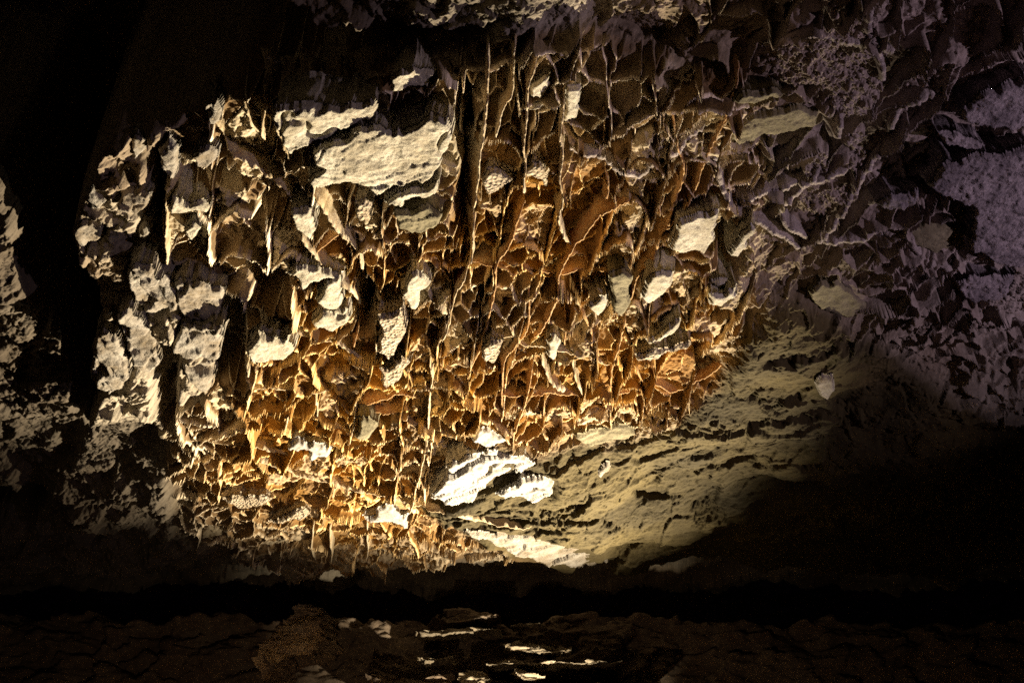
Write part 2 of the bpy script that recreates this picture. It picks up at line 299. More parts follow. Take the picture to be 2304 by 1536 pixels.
def relief(x, y, rr):
    u, v = to_px(x, y, H)
    mb = sample(g_box, u, v); mr = sample(g_rbox, u, v); mo = sample(g_olive, u, v)
    sharp = 0.008 + 0.0009 * rr
    hb, rim, plate = boxrelief(x, y, sharp)
    hr, rimr, _p = boxrelief(x + 0.3 * y, y - 0.25 * x, sharp * 1.9, 1.05, 90)
    st = strata(x, y, 60)
    rough = 0.05 * fbm(x * 5, y * 5, 70, 5, 0.6) + 0.012 * fbm(x * 40, y * 40, 71, 3)
    lump = 0.16 * fbm(x * 1.6, y * 1.6, 72, 3) + (0.12 * facets(x, y, 73, 2.2) + 0.06 * facets(x, y, 74, 5.5) + 0.02 * facets(x, y, 79, 15))
    crust = np.clip(fbm(x * 2.2, y * 2.2, 75, 3) * 2.2 + 0.1, 0, 1)
    pop = 0.09 * np.abs(fbm(x * 16, y * 16, 76, 5, 0.7)) + 0.07
    cm = sstep(0.45, 0.6, crust); hr = hr * (1 - cm) + pop * cm
    hbox = mb > 0.5
    flank = sample(g_flank, u, v) * (1 - mb)
    lump = lump + flank * (0.10 + 0.12 * facets(x, y, 78, 4.2))
    st2 = strata(x, y, 64, 3.0, 0.055, 0.28, 0.85, -0.4)
    hang = st * (1 - 0.85 * mo) + st2 * mo + rough * (1 - 0.6 * mo) + lump * (1 - mo * 0.4)
    hang = hang * (1 - mb) + (hb + 0.4 * rough) * mb
    wr = mr * (1 - mb)
    hang = hang * (1 - wr * 0.8) + wr * (hr * 0.9 + 0.3 * rough)
    fl = sample(g_flat, u, v); hang = hang * (1 - fl) + (0.03 + 0.3 * rough) * fl
    return hang, mb, np.maximum(rim * mb, rimr * wr * 0.6), u, v, plate * mb * (1 - fl)

# ------------------------------------------------------------------ materials
def rock_mat(name, colA, colB, colC, scale=3.0, bump=0.35, attr=False, rough=0.9, translucent=0.0, pits=0.0):
    m = bpy.data.materials.new(name); m.use_nodes = True; nt = m.node_tree; N = nt.nodes; L = nt.links
    b = N['Principled BSDF']; b.inputs['Roughness'].default_value = rough; b.inputs['Specular IOR Level'].default_value = 0.25
    g = N.new('ShaderNodeNewGeometry')
    n1 = N.new('ShaderNodeTexNoise'); n1.inputs['Scale'].default_value = scale; n1.inputs['Detail'].default_value = 6; n1.inputs['Roughness'].default_value = 0.65
    n2 = N.new('ShaderNodeTexNoise'); n2.inputs['Scale'].default_value = scale * 9; n2.inputs['Detail'].default_value = 5; n2.inputs['Roughness'].default_value = 0.7
    L.new(g.outputs['Position'], n1.inputs['Vector']); L.new(g.outputs['Position'], n2.inputs['Vector'])
    r = N.new('ShaderNodeValToRGB'); cr = r.color_ramp
    cr.elements[0].position = 0.36; cr.elements[0].color = (*colA, 1); cr.elements[1].position = 0.62; cr.elements[1].color = (*colB, 1)
    L.new(n1.outputs['Fac'], r.inputs['Fac'])
    mx = N.new('ShaderNodeMix'); mx.data_type = 'RGBA'
    mr = N.new('ShaderNodeMapRange'); mr.inputs[1].default_value = 0.42; mr.inputs[2].default_value = 0.68; mr.inputs[4].default_value = 0.75
    L.new(n2.outputs['Fac'], mr.inputs['Value']); L.new(mr.outputs[0], mx.inputs['Factor'])
    L.new(r.outputs['Color'], mx.inputs['A']); mx.inputs['B'].default_value = (*colC, 1)
    col = mx.outputs['Result']
    if attr:
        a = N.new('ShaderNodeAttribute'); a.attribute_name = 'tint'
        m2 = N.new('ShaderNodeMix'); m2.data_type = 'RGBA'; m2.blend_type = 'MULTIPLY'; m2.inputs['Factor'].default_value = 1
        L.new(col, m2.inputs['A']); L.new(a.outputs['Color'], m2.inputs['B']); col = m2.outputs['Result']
        # frosted free edges of the blades
        c_ = N.new('ShaderNodeAttribute'); c_.attribute_name = 'crest'
        ad = N.new('ShaderNodeMath'); ad.operation = 'MULTIPLY_ADD'; ad.inputs[1].default_value = 0.35; L.new(n2.outputs['Fac'], ad.inputs[0]); L.new(c_.outputs['Fac'], ad.inputs[2])
        mr2 = N.new('ShaderNodeMapRange'); mr2.inputs[1].default_value = 0.92; mr2.inputs[2].default_value = 1.12; L.new(ad.outputs[0], mr2.inputs['Value'])
        o_ = N.new('ShaderNodeAttribute'); o_.attribute_name = 'ochre'
        m4 = N.new('ShaderNodeMix'); m4.data_type = 'RGBA'; L.new(o_.outputs['Fac'], m4.inputs['Factor'])
        m4.inputs['A'].default_value = (0.74, 0.62, 0.44, 1); m4.inputs['B'].default_value = (0.76, 0.52, 0.20, 1)
        m5 = N.new('ShaderNodeMix'); m5.data_type = 'RGBA'; L.new(mr2.outputs[0], m5.inputs['Factor'])
        L.new(col, m5.inputs['A']); L.new(m4.outputs['Result'], m5.inputs['B']); col = m5.outputs['Result']
    L.new(col, b.inputs['Base Color'])
    bp = N.new('ShaderNodeBump'); bp.inputs['Strength'].default_value = bump; bp.inputs['Distance'].default_value = 0.02
    n3 = N.new('ShaderNodeTexNoise'); n3.inputs['Scale'].default_value = 38; n3.inputs['Detail'].default_value = 7; n3.inputs['Roughness'].default_value = 0.7
    L.new(g.outputs['Position'], n3.inputs['Vector'])
    hgt = n3.outputs['Fac']
    if pits:
        vo = N.new('ShaderNodeTexVoronoi'); vo.inputs['Scale'].default_value = 45
        L.new(g.outputs['Position'], vo.inputs['Vector'])
        ma = N.new('ShaderNodeMath'); ma.operation = 'MULTIPLY_ADD'; ma.inputs[1].default_value = pits
        L.new(vo.outputs['Distance'], ma.inputs[0]); L.new(n3.outputs['Fac'], ma.inputs[2]); hgt = ma.outputs[0]
    L.new(hgt, bp.inputs['Height']); L.new(bp.outputs['Normal'], b.inputs['Normal'])
    if translucent:
        t = N.new('ShaderNodeBsdfTranslucent'); t.inputs['Color'].default_value = (0.55, 0.2, 0.04, 1)
        ms = N.new('ShaderNodeMixShader'); ms.inputs[0].default_value = translucent
        L.new(b.outputs[0], ms.inputs[1]); L.new(t.outputs[0], ms.inputs[2]); L.new(ms.outputs[0], N['Material Output'].inputs['Surface'])
    return m
M_ceil = rock_mat('limestone_ceiling', (0.75, 0.75, 0.75), (1.05, 1.05, 1.05), (0.55, 0.52, 0.48), 2.5, 0.5, attr=True)
M_box = rock_mat('boxwork_calcite', (0.70, 0.70, 0.70), (1.1, 1.1, 1.1), (0.8, 0.7, 0.6), 4, 0.35, attr=True)
M_slab = rock_mat('pale_limestone', (0.31, 0.27, 0.19), (0.50, 0.46, 0.36), (0.22, 0.18, 0.12), 7, 0.75)
M_white = rock_mat('white_limestone', (0.28, 0.26, 0.22), (0.44, 0.42, 0.38), (0.18, 0.15, 0.11), 5, 0.45)
M_lilac = rock_mat('pitted_grey_limestone', (0.15, 0.125, 0.125), (0.33, 0.28, 0.27), (0.06, 0.05, 0.05), 7, 1.0)
M_speck = rock_mat('pitted_limestone', (0.34, 0.27, 0.17), (0.50, 0.42, 0.31), (0.16, 0.10, 0.05), 9, 1.0, pits=1.5)
M_fin = rock_mat('amber_calcite', (0.26, 0.12, 0.035), (0.46, 0.27, 0.10), (0.55, 0.42, 0.24), 6, 0.35, translucent=0.12)
M_pfin = rock_mat('pale_calcite', (0.38, 0.29, 0.16), (0.56, 0.48, 0.33), (0.30, 0.18, 0.08), 6, 0.35, translucent=0.08)
M_gfin = rock_mat('grey_calcite', (0.24, 0.20, 0.18), (0.42, 0.36, 0.32), (0.15, 0.11, 0.09), 12, 0.9)
M_dull = rock_mat('dull_olive_limestone', (0.13, 0.11, 0.06), (0.22, 0.19, 0.11), (0.10, 0.08, 0.05), 6, 0.6)
M_lump = rock_mat('weathered_limestone', (0.17, 0.13, 0.08), (0.33, 0.30, 0.25), (0.22, 0.19, 0.15), 6, 0.8)
M_wall = rock_mat('brown_limestone', (0.22, 0.15, 0.10), (0.40, 0.31, 0.22), (0.16, 0.11, 0.07), 2.2, 0.7)
M_ledge = rock_mat('ledge_limestone', (0.35, 0.28, 0.18), (0.55, 0.47, 0.34), (0.22, 0.15, 0.09), 5, 0.7)

def mesh_from(name, co, faces4, mat, tint=None, smooth=False):
    me = bpy.data.meshes.new(name); n = len(co); f = len(faces4)
    me.vertices.add(n); me.vertices.foreach_set('co', np.asarray(co, np.float32).ravel())
    k = faces4.shape[1]
    me.loops.add(f * k); me.loops.foreach_set('vertex_index', faces4.astype(np.int32).ravel())
    me.polygons.add(f); me.polygons.foreach_set('loop_start', np.arange(0, f * k, k, dtype=np.int32))
    me.update(calc_edges=True); me.validate()
    if tint is not None:
        a = me.attributes.new('tint', 'FLOAT_COLOR', 'POINT')
        a.data.foreach_set('color', np.concatenate([tint, np.ones((n, 1))], 1).astype(np.float32).ravel())
    me.materials.append(mat)
    if smooth: me.polygons.foreach_set('use_smooth', np.ones(f, bool))
    o = bpy.data.objects.new(name, me); C.objects.link(o)
    return o
def tag(o, label=None, cat=None, group=None, kind=None):
    if label: o['label'] = label
    if cat: o['category'] = cat
    if group: o['group'] = group
    o['kind'] = kind or 'thing'
    return o

# ------------------------------------------------------------------ ceiling mesh on a fan of bearings and elevations
def fan():
    azi = np.concatenate([np.linspace(-78, -34.5, 90)[:-1], np.linspace(-34.5, 34.5, 1500)[:-1], np.linspace(34.5, 78, 90)])
    el = np.concatenate([np.linspace(17, 22.5, 40)[:-1], np.linspace(22.5, 62, 1450)[:-1], np.linspace(62, 150, 80)])
    return np.radians(azi), np.radians(el)
az, el = fan()
A, E = np.meshgrid(az, el)
Y = (H - CAMZ) / np.tan(E)          # lines of equal elevation run across the chamber
R = (H - CAMZ) / np.sin(E)
X = np.tan(A) * np.maximum(R, 0.1)
rr = np.sqrt(X * X + Y * Y + 9)
hang, mb, rim, U, V, PL = relief(X, Y, rr)
Z = base(X, Y) - hang
ochre = sample(g_ochre, U, V) * sstep(-0.6, 0.3, fbm(X * 1.3, Y * 1.3, 81, 3) + 0.35)
patch = sstep(0.10, 0.32, fbm(X * 2.0, Y * 2.6, 83, 5, 0.6))
mo = sample(g_olive, U, V); mp = sample(g_purple, U, V)
def c3(a): return np.array(a)[None, None, :]
def mixc(a, b, t): return a * (1 - t[..., None]) + b * t[..., None]
grey = c3((0.36, 0.31, 0.23)) * np.ones(X.shape + (1,))
tint = mixc(grey, c3((0.22, 0.16, 0.10)), sstep(-0.3, 0.4, fbm(X * 1.1, Y * 1.1, 82, 4)) * 0.8)
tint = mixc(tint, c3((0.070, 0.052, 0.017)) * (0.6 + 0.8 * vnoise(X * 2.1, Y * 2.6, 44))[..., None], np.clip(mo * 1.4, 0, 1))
tint = mixc(tint, c3((0.16, 0.098, 0.038)), mb * 0.9)
tint = mixc(tint, c3((0.29, 0.145, 0.025)), ochre * mb * 0.85)
tint = mixc(tint, c3((0.42, 0.34, 0.22)), patch * 0.45 * (1 - 0.6 * ochre) * mb)
tint = mixc(tint, c3((0.52, 0.44, 0.30)) * (0.75 + 0.4 * vnoise(X * 12, Y * 12, 5))[..., None], PL * (0.9 - 0.45 * ochre))
tint = mixc(tint, c3((0.28, 0.23, 0.22)), mp * 0.6 * (1 - mo))
tint = mixc(tint, c3((0.065, 0.05, 0.034)), np.clip(sample(g_left, U, V) + sample(g_low, U, V) + 0.8 * sample(g_near, U, V), 0, 1) * 0.85)  # dim light of the left, low and near zones painted into the tint
CREST = np.clip(rim, 0, 1).reshape(-1); OCH = (ochre * mb).reshape(-1)
nr, nc = X.shape
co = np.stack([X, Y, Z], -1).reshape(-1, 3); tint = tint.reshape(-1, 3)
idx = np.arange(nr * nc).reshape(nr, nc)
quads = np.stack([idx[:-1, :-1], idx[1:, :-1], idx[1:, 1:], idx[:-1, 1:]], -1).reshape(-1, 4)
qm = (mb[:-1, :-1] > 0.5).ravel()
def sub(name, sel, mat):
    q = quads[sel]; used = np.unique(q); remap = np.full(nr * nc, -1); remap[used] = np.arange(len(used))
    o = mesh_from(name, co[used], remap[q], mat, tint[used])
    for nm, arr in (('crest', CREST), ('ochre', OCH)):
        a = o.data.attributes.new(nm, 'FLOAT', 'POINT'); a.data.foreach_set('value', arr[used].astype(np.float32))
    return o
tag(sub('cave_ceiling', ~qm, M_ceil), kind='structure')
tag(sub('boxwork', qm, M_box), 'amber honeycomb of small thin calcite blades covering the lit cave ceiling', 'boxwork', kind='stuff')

# ------------------------------------------------------------------ builders
def prism(name, poly, off, mat, label, cat, group, tiltx=0.16, tilty=0.12, terr=0.0, rough=0.012, step=2.6, seed=0, deep=0.26, lumpy=0.0, wob=11):
    """a body of rock whose lower face has the outline poly, hanging off metres below the ceiling, with sides going up into the roof"""
    P = np.array(poly, float); u0, v0 = P.min(0) - 10; u1, v1 = P.max(0) + 10
    us = np.arange(u0, u1, step); vs = np.arange(v0, v1, step * 0.8)
    uu, vv = np.meshgrid(us, vs)
    pu = uu + wob * fbm(uu / 30, vv / 30, seed + 1, 3, 0.5); pv = vv + wob * fbm(uu / 30, vv / 30, seed + 2, 3, 0.5)
    m = inpoly(pu, pv, poly)
    c = P.mean(0)
    if c[1] > 900: tiltx, tilty, deep = 0.12, 0.02, 0.18
    ctr = hit(np.array([c[0]]), np.array([c[1]]), off)[0]
    ra, rb, rc = ray(uu, vv)
    sl = (ctr[2] - CAMZ - tiltx * ctr[0] - tilty * ctr[1]) / (rc - tiltx * ra - tilty * rb)
    x, y, z = ra * sl, rb * sl, CAMZ + rc * sl
    z = z - rough * fbm(x * 20, y * 20, seed + 5, 5, 0.6) - 0.02 * fbm(x * 4, y * 4, seed + 6, 3)
    if terr:
        qq = (x * 0.39 + y * 0.92) * (3.1 if c[1] < 600 else 3.0) + 0.6 * fbm(x * 1.8, y * 2.4, seed + 60, 4, 0.6) + 0.05 * fbm(x * 14, y * 14, seed + 61, 3)
        tk = 0.75 if c[1] < 600 else 0.9
        z = z + terr * tk * (qq - np.floor(qq)) + terr * 0.5 * tk * sstep(0.52, 0.56, (qq * 1.7 + 0.4 * fbm(x * 2, y * 3, seed + 62, 3)) % 1)
        z = z + 0.03 * (1 - sstep(0, 0.035, np.abs(fbm(x * 1.3, y * 1.3, seed + 63, 4, 0.6))))        # cracks
    if lumpy: z = z - lumpy * (facets(x, y, seed + 8, 3.6) * 1.5 + 0.35 * facets(x, y, seed + 9, 10.0))
    d = np.full(m.shape, 0.0)            # rounded rim
    mi = m.copy()
    for k in range(3):
        e = np.zeros_like(mi); e[1:-1, 1:-1] = mi[1:-1, 1:-1] & mi[:-2, 1:-1] & mi[2:, 1:-1] & mi[1:-1, :-2] & mi[1:-1, 2:]
        mi = e; d += e
    z = z + 0.012 * (3 - d)
    mq = m[:-1, :-1] & m[1:, :-1] & m[1:, 1:] & m[:-1, 1:]
    nr_, nc_ = m.shape; n = nr_ * nc_
    idx = np.arange(n).reshape(nr_, nc_)
    low = np.stack([x, y, z], -1).reshape(-1, 3)
    sx = 0.05 * fbm(x * 9, y * 9, seed + 9, 3)
    rings = [low]
    NR = 5
    for k in range(1, NR + 1):
        t = k / NR; zk = z + deep * t
        ax = 0.045 * fbm(x * 8 + zk * 5, y * 8 - zk * 6, seed + 9, 4, 0.6) * min(1, 2 * t); ay = 0.045 * fbm(x * 8 - zk * 6, y * 8 + zk * 5, seed + 10, 4, 0.6) * min(1, 2 * t)
        rings.append(np.stack([x + ax, y + ay + 0.10 * t * deep, zk], -1).reshape(-1, 3))
    q = np.stack([idx[:-1, :-1], idx[1:, :-1], idx[1:, 1:], idx[:-1, 1:]], -1)[mq]
    if len(q) == 0: return None
    e = np.concatenate([q[:, [0, 1]], q[:, [1, 2]], q[:, [2, 3]], q[:, [3, 0]]])
    key = e[:, 0] * n + e[:, 1]; rev = e[:, 1] * n + e[:, 0]
    be = e[~np.isin(key, rev)]
    s1 = np.stack([be[:, 0], be[:, 1], be[:, 1] + n, be[:, 0] + n], 1)
    faces = np.concatenate([q] + [s1 + n * k for k in range(NR)] + [q[:, ::-1] + NR * n])
    co_ = np.concatenate(rings)
    used = np.unique(faces); rm = np.full(len(co_), -1); rm[used] = np.arange(len(used))
    o = mesh_from(name, co_[used], rm[faces], mat)
    return tag(o, label, cat, group)

def resample(P, step):
    P = np.array(P, float)
    # Catmull-Rom through the traced points
    Q = np.vstack([2 * P[0] - P[1], P, 2 * P[-1] - P[-2]]); out = []
    for i in range(1, len(Q) - 2):
        n = max(2, int(np.hypot(*(Q[i + 1] - Q[i])) / step))
        for t in np.linspace(0, 1, n, endpoint=False):
            a, b, c, d = Q[i - 1], Q[i], Q[i + 1], Q[i + 2]
            out.append(0.5 * ((2 * b) + (-a + c) * t + (2 * a - 5 * b + 4 * c - d) * t * t + (-a + 3 * b - 3 * c + d) * t ** 3))
    out.append(P[-1]); return np.array(out)
def blade(pts, hang_, mat, label, group, seed=0, thick=0.010, lean=0.0, name='boxwork_fin', jag=0.25):
    """a thin calcite blade whose free edge follows pts, rooted in the ceiling above"""
    p = resample(pts, 3.2); n = len(p); s = np.arange(n) * 3.2
    one = np.ones(n)
    p[:, 0] += 3.0 * fbm(s / 26, one * seed, seed, 4, 0.6); p[:, 1] += 3.0 * fbm(s / 26, one * seed + 9, seed + 3, 4, 0.6)
    e = hit(p[:, 0], p[:, 1], hang_)
    jg = fbm(s / 19, one * seed + 4, seed + 7, 4, 0.7) * jag * hang_
    jg = jg + 0.012 * fbm(s / 6, one * seed + 6, seed + 8, 3, 0.7)
    ends = np.minimum(sstep(-1, 26, s), sstep(-1, 26, s[-1] - s)); 
    e[:, 2] += jg + (1 - ends) * hang_ * 0.45
    tan = np.gradient(e[:, :2], axis=0); tan /= np.linalg.norm(tan, axis=1)[:, None] + 1e-9
    nrm = np.stack([-tan[:, 1], tan[:, 0]], 1)
    dist = np.linalg.norm(e - np.array([0, 0, CAMZ]), axis=1)
    K = 6; rows = []
    tw = lean + 0.12 * fbm(s / 90, one * seed + 2, seed + 13, 3)
    for side in (1, -1):
        for k in range(K):
            t = k / (K - 1)
            th = (thick * 0.5 + 0.0005 * dist) * (0.45 + 1.5 * t) + 0.05 * t ** 4
            bulge = 0.035 * fbm(s / 30 + t * 2, one * t * 3 + seed, seed + 19, 3) * t + tw * t * (hang_ + 0.12)
            o = nrm * (side * th + bulge)[:, None]
            z = e[:, 2] + t * (hang_ + 0.14) * (1 if k else 0)
            rows.append(np.column_stack([e[:, 0] + o[:, 0], e[:, 1] + o[:, 1], z]))
    co_ = np.concatenate(rows); f = []
    i = np.arange(n - 1)
    for k in range(K - 1):
        a = k * n; b = (k + 1) * n; f.append(np.stack([a + i, a + i + 1, b + i + 1, b + i], 1))
        a += K * n; b += K * n; f.append(np.stack([b + i, b + i + 1, a + i + 1, a + i], 1))
    f.append(np.stack([i, K * n + i, K * n + i + 1, i + 1], 1))
    for q in (0, n - 1):
        ks = np.arange(K - 1); f.append(np.stack([ks * n + q, (ks + 1) * n + q, (K + ks + 1) * n + q, (K + ks) * n + q], 1))
    t_ = (K - 1) * n; f.append(np.stack([t_ + i, t_ + i + 1, t_ + K * n + i + 1, t_ + K * n + i], 1))
    o = mesh_from(name, co_, np.concatenate(f), mat)
    return tag(o, label, 'rock fin' if name == 'boxwork_fin' else 'mineral vein', group)

# ------------------------------------------------------------------ rock slabs
for i, (poly, off, mat, terr, lab, kw) in enumerate(SL):
    prism('rock_slab', poly, off, globals()[mat], lab, 'rock slab', G_S, terr=terr, seed=100 + i * 7, step=2.4, rough=0.03 if mat == 'M_lilac' else 0.013, **({'tiltx': 0.06, 'tilty': 0.0} if mat in ('M_lilac', 'M_dull') else kw))

# rounded rocks of the left flank
for i, (poly, off, lab) in enumerate(RK):
    prism('boulder', poly, off, M_lump, lab, 'rock', G_R, seed=400 + i * 9, step=2.4, tiltx=0.05, tilty=0.0, lumpy=0.07, rough=0.012, wob=10)

# ------------------------------------------------------------------ fins
GF = 'long calcite fins of the boxwork'
FN = [
 ([(1046,150),(1040,220),(1037,290),(1048,325)], .30, M_pfin, 'short hanging fin just right of the largest slab'),
 ([(1098,132),(1096,220),(1090,290),(1083,340),(1075,420),(1066,480),(1064,560),(1056,610)], .36, M_pfin, 'longest upright fin, straight down the middle of the ceiling'),
 ([(1158,100),(1156,160),(1150,217),(1129,256),(1113,326)], .28, M_pfin, 'fin curving left from the top, second right of the longest'),
 ([(1160,190),(1170,250),(1182,290)], .26, M_pfin, 'short fin joining the wavy upright fin from the left'),
 ([(1211,140),(1192,186),(1186,237),(1184,291),(1178,334),(1182,381),(1178,432),(1184,455)], .34, M_pfin, 'wavy upright fin left of the squarish slab'),
 ([(1270,209),(1266,264),(1262,319),(1268,350),(1260,405),(1266,452),(1256,498),(1270,541),(1287,565)], .34, M_pfin, 'long fin from the upright narrow slab down to a forked foot'),
 ([(1359,237),(1361,303),(1355,342)], .30, M_fin, 'upper dim upright fin right of the narrow slab'),
 ([(1361,389),(1369,424),(1361,467)], .28, M_fin, 'short upright fin below the crusted vein'),
 ([(1668,166),(1641,241),(1621,295),(1590,358),(1559,440),(1535,483),(1488,530),(1469,596),(1437,620),(1414,700)], .30, M_fin, 'long leaning fin running down left from the dim upper right'),
 ([(1512,256),(1527,334),(1539,389),(1523,440),(1508,490),(1496,530)], .28, M_fin, 'fin bent like a bow left of the long leaning one'),
 ([(1056,610),(1040,640),(1023,671),(1006,747),(968,802),(972,862),(964,912),(960,1001),(938,1094),(922,1170)], .34, M_pfin, 'long bright fin continuing below the longest upright fin to the hot spot'),
 ([(1183,475),(1168,490),(1156,526),(1148,545),(1117,600),(1114,640),(1104,705),(1078,798),(1057,832),(1049,887)], .28, M_fin, 'long thin fin leaning left through the centre of the boxwork'),
 ([(1430,444),(1371,475),(1340,498),(1308,537),(1289,565),(1258,616),(1256,659),(1242,698),(1202,774)], .30, M_fin, 'sweeping curved fin crossing the orange cells'),
 ([(1062,600),(1110,596),(1156,598),(1205,606),(1258,617),(1310,606),(1351,612),(1395,606)], .22, M_fin, 'level cross fin through the middle of the orange cells'),
 ([(371,400),(374,460),(374,540),(375,615)], .34, M_pfin, 'straight upright fin beside the dark slot on the left'),
 ([(500,334),(559,370),(598,393),(648,436),(656,471),(676,534),(715,584),(754,623),(797,666),(824,698),(845,713)], .30, M_pfin, 'long diagonal fin from the left rim to the centre'),
 ([(690,425),(711,440),(730,479),(766,526),(805,565),(812,600),(840,647),(863,698)], .28, M_pfin, 'diagonal fin below the largest slab, parallel to the long one'),
 ([(553,765),(555,830),(562,880)], .34, M_pfin, 'lit upright fin right of the black square hollow'),
 ([(807,700),(807,722),(799,768),(790,802)], .26, M_fin, 'short upright fin under the middle cream block'),
 ([(845,713),(846,770),(845,828)], .28, M_pfin, 'straight upright fin with a pale frosted face'),
 ([(803,853),(797,887),(799,938),(782,1018)], .30, M_pfin, 'sharp upright fin under the frosted one'),
 ([(1190,650),(1188,735),(1163,777),(1137,815),(1129,887),(1131,946)], .28, M_fin, 'fin stepping down left of the level lower cross fin'),
 ([(1198,840),(1178,918),(1155,993)], .26, M_fin, 'short leaning fin above the top white ledge'),
 ([(1272,700),(1272,790)], .24, M_fin, 'short straight fin hanging in the right boxwork'),
 ([(1303,700),(1330,750),(1330,774),(1350,813)], .24, M_fin, 'short fin slanting right in the lower right boxwork'),
 ([(1409,700),(1400,758),(1377,833),(1373,887),(1354,934)], .26, M_fin, 'fin leaning left above the olive rock'),
 ([(1217,786),(1225,833),(1248,872),(1280,895)], .24, M_pfin, 'bowed fin between the two level cross fins'),
 ([(1287,821),(1303,872),(1326,915)], .24, M_pfin, 'twin bowed fin right of the first bowed one'),
 ([(1428,817),(1444,852),(1475,868),(1526,880),(1569,856),(1623,833)], .20, M_fin, 'sagging cross fin along the edge of the olive rock'),
 ([(1100,764),(1151,758),(1178,774),(1217,782),(1276,794),(1319,805),(1358,821),(1393,829)], .20, M_pfin, 'upper of two level cross fins in the lower boxwork'),
 ([(1080,890),(1178,891),(1233,887),(1295,891),(1373,884),(1432,884)], .20, M_fin, 'lower of two level cross fins in the lower boxwork'),
 ([(540,1018),(600,1044),(660,1066),(727,1086),(800,1104),(854,1115),(939,1137),(1020,1160),(1110,1180),(1200,1192)], .22, M_pfin, 'very long thin fin running low across to the hot spot'),
 ([(375,985),(440,992),(520,1000),(600,1012),(660,1030)], .20, M_pfin, 'level fin at the lower left above the very long thin one'),
 ([(620,250),(640,200),(730,217),(790,196),(851,174),(950,143),(1027,125)], .12, M_pfin, 'upper edge fin arching over the cream slabs'),
 ([(640,660),(665,640),(690,600),(720,560),(760,540)], .2, M_fin, 'fin rising right across the two diagonals'),
 ([(640,740),(700,760),(760,775),(800,802),(850,830)], .2, M_pfin, 'cross fin low in the left boxwork'),
 ([(560,880),(620,875),(700,885),(760,870),(803,853)], .22, M_pfin, 'scalloped cross fin right of the square hollow'),
 ([(640,890),(648,930),(640,985)], .28, M_pfin, 'lone tooth shaped fin in the lower left boxwork'),
 ([(705,880),(712,920),(715,985)], .26, M_pfin, 'slim hanging tooth right of the lone tooth shaped fin'),
 ([(800,915),(860,900),(900,890),(964,900)], .2, M_fin, 'cross fin between the sharp fin and the long bright fin'),
 ([(964,912),(1010,905),(1060,890),(1129,887)], .2, M_fin, 'cross fin right of the long bright fin'),
 ([(745,1010),(770,975),(800,940),(860,930),(920,925)], .22, M_fin, 'arched fin over the deep cell in the lower centre'),
 ([(590,195),(596,240),(590,290),(592,330)], .22, M_pfin, 'forked pale spike on the upper left rim'),
 ([(545,235),(560,270),(580,310)], .18, M_pfin, 'thin spike leaning toward the forked pale one'),
 ([(465,245),(500,300),(530,350),(560,372)], .2, M_pfin, 'rib falling from the upper left rim to the long diagonal'),
 ([(605,240),(625,300),(648,350),(655,375)], .26, M_pfin, 'rib holding the left edge of the upper cream slab'),
 ([(740,1200),(745,1250),(740,1290)], .22, M_pfin, 'bright tooth near the bottom edge of the ceiling'),
 ([(705,1190),(700,1230),(710,1270)], .22, M_pfin, 'pale tooth left of the bottom edge tooth'),
 ([(826,1180),(828,1240),(820,1270)], .18, M_pfin, 'thin tooth under the glaring white slab'),
]
for i, (pts, hg, mat, lab) in enumerate(FN):
    blade(pts, hg * 0.45, mat, lab, GF, seed=700 + i * 5)

GV = 'crusted veins in the dim right part of the ceiling'
VN = [
 ([(1590,350),(1605,346),(1632,437),(1659,483),(1727,515),(1818,569)], .2, 'knotted vein leaving the right end of the boxwork'),
 ([(1660,460),(1732,433),(1828,410),(1920,385)], .2, 'thin vein rising right from the knotted one'),
 ([(1737,55),(1841,82),(1946,105),(2024,118)], .2, 'level vein near the top right'),
 ([(1964,27),(1955,68),(1978,123),(1992,196)], .22, 'upright vein crossing the level one near the top right'),
 ([(1996,310),(2028,255),(2101,219),(2183,246),(2260,269),(2297,328)], .22, 'arched lilac vein near the right edge'),
 ([(1846,560),(1896,478),(1942,401),(1992,328)], .24, 'broad crusted vein climbing to the arched one'),
 ([(1760,478),(1800,430),(1855,378)], .2, 'short vein parallel to the broad crusted one'),
 ([(1855,556),(1919,542),(2001,524),(2042,515)], .2, 'nearly level vein at the foot of the broad crusted one'),
 ([(1760,478),(1775,510),(1845,545)], .2, 'bent vein around a dark triangular hollow'),
 ([(2042,515),(2060,560),(2100,600),(2180,610)], .22, 'vein curving below the lilac pitted patch'),
 ([(1950,480),(1985,450),(2060,440)], .2, 'small pale triangular vein left of the pitted patch'),
 ([(1880,330),(1890,300),(1896,270)], .3, 'lone upright splinter catching light in a dark hollow'),
 ([(1285,345),(1340,350),(1390,380),(1440,395),(1480,350),(1490,330)], .2, 'crusted vein sagging over the orange cells'),
 ([(1490,330),(1520,345),(1560,300),(1600,270)], .2, 'crusted vein climbing right above the bow shaped fin'),
]
for i, (pts, hg, lab) in enumerate(VN):
    blade(pts, hg * 0.5, M_gfin, lab, GV, seed=900 + i * 5, thick=0.045, name='crusted_vein', jag=0.4)

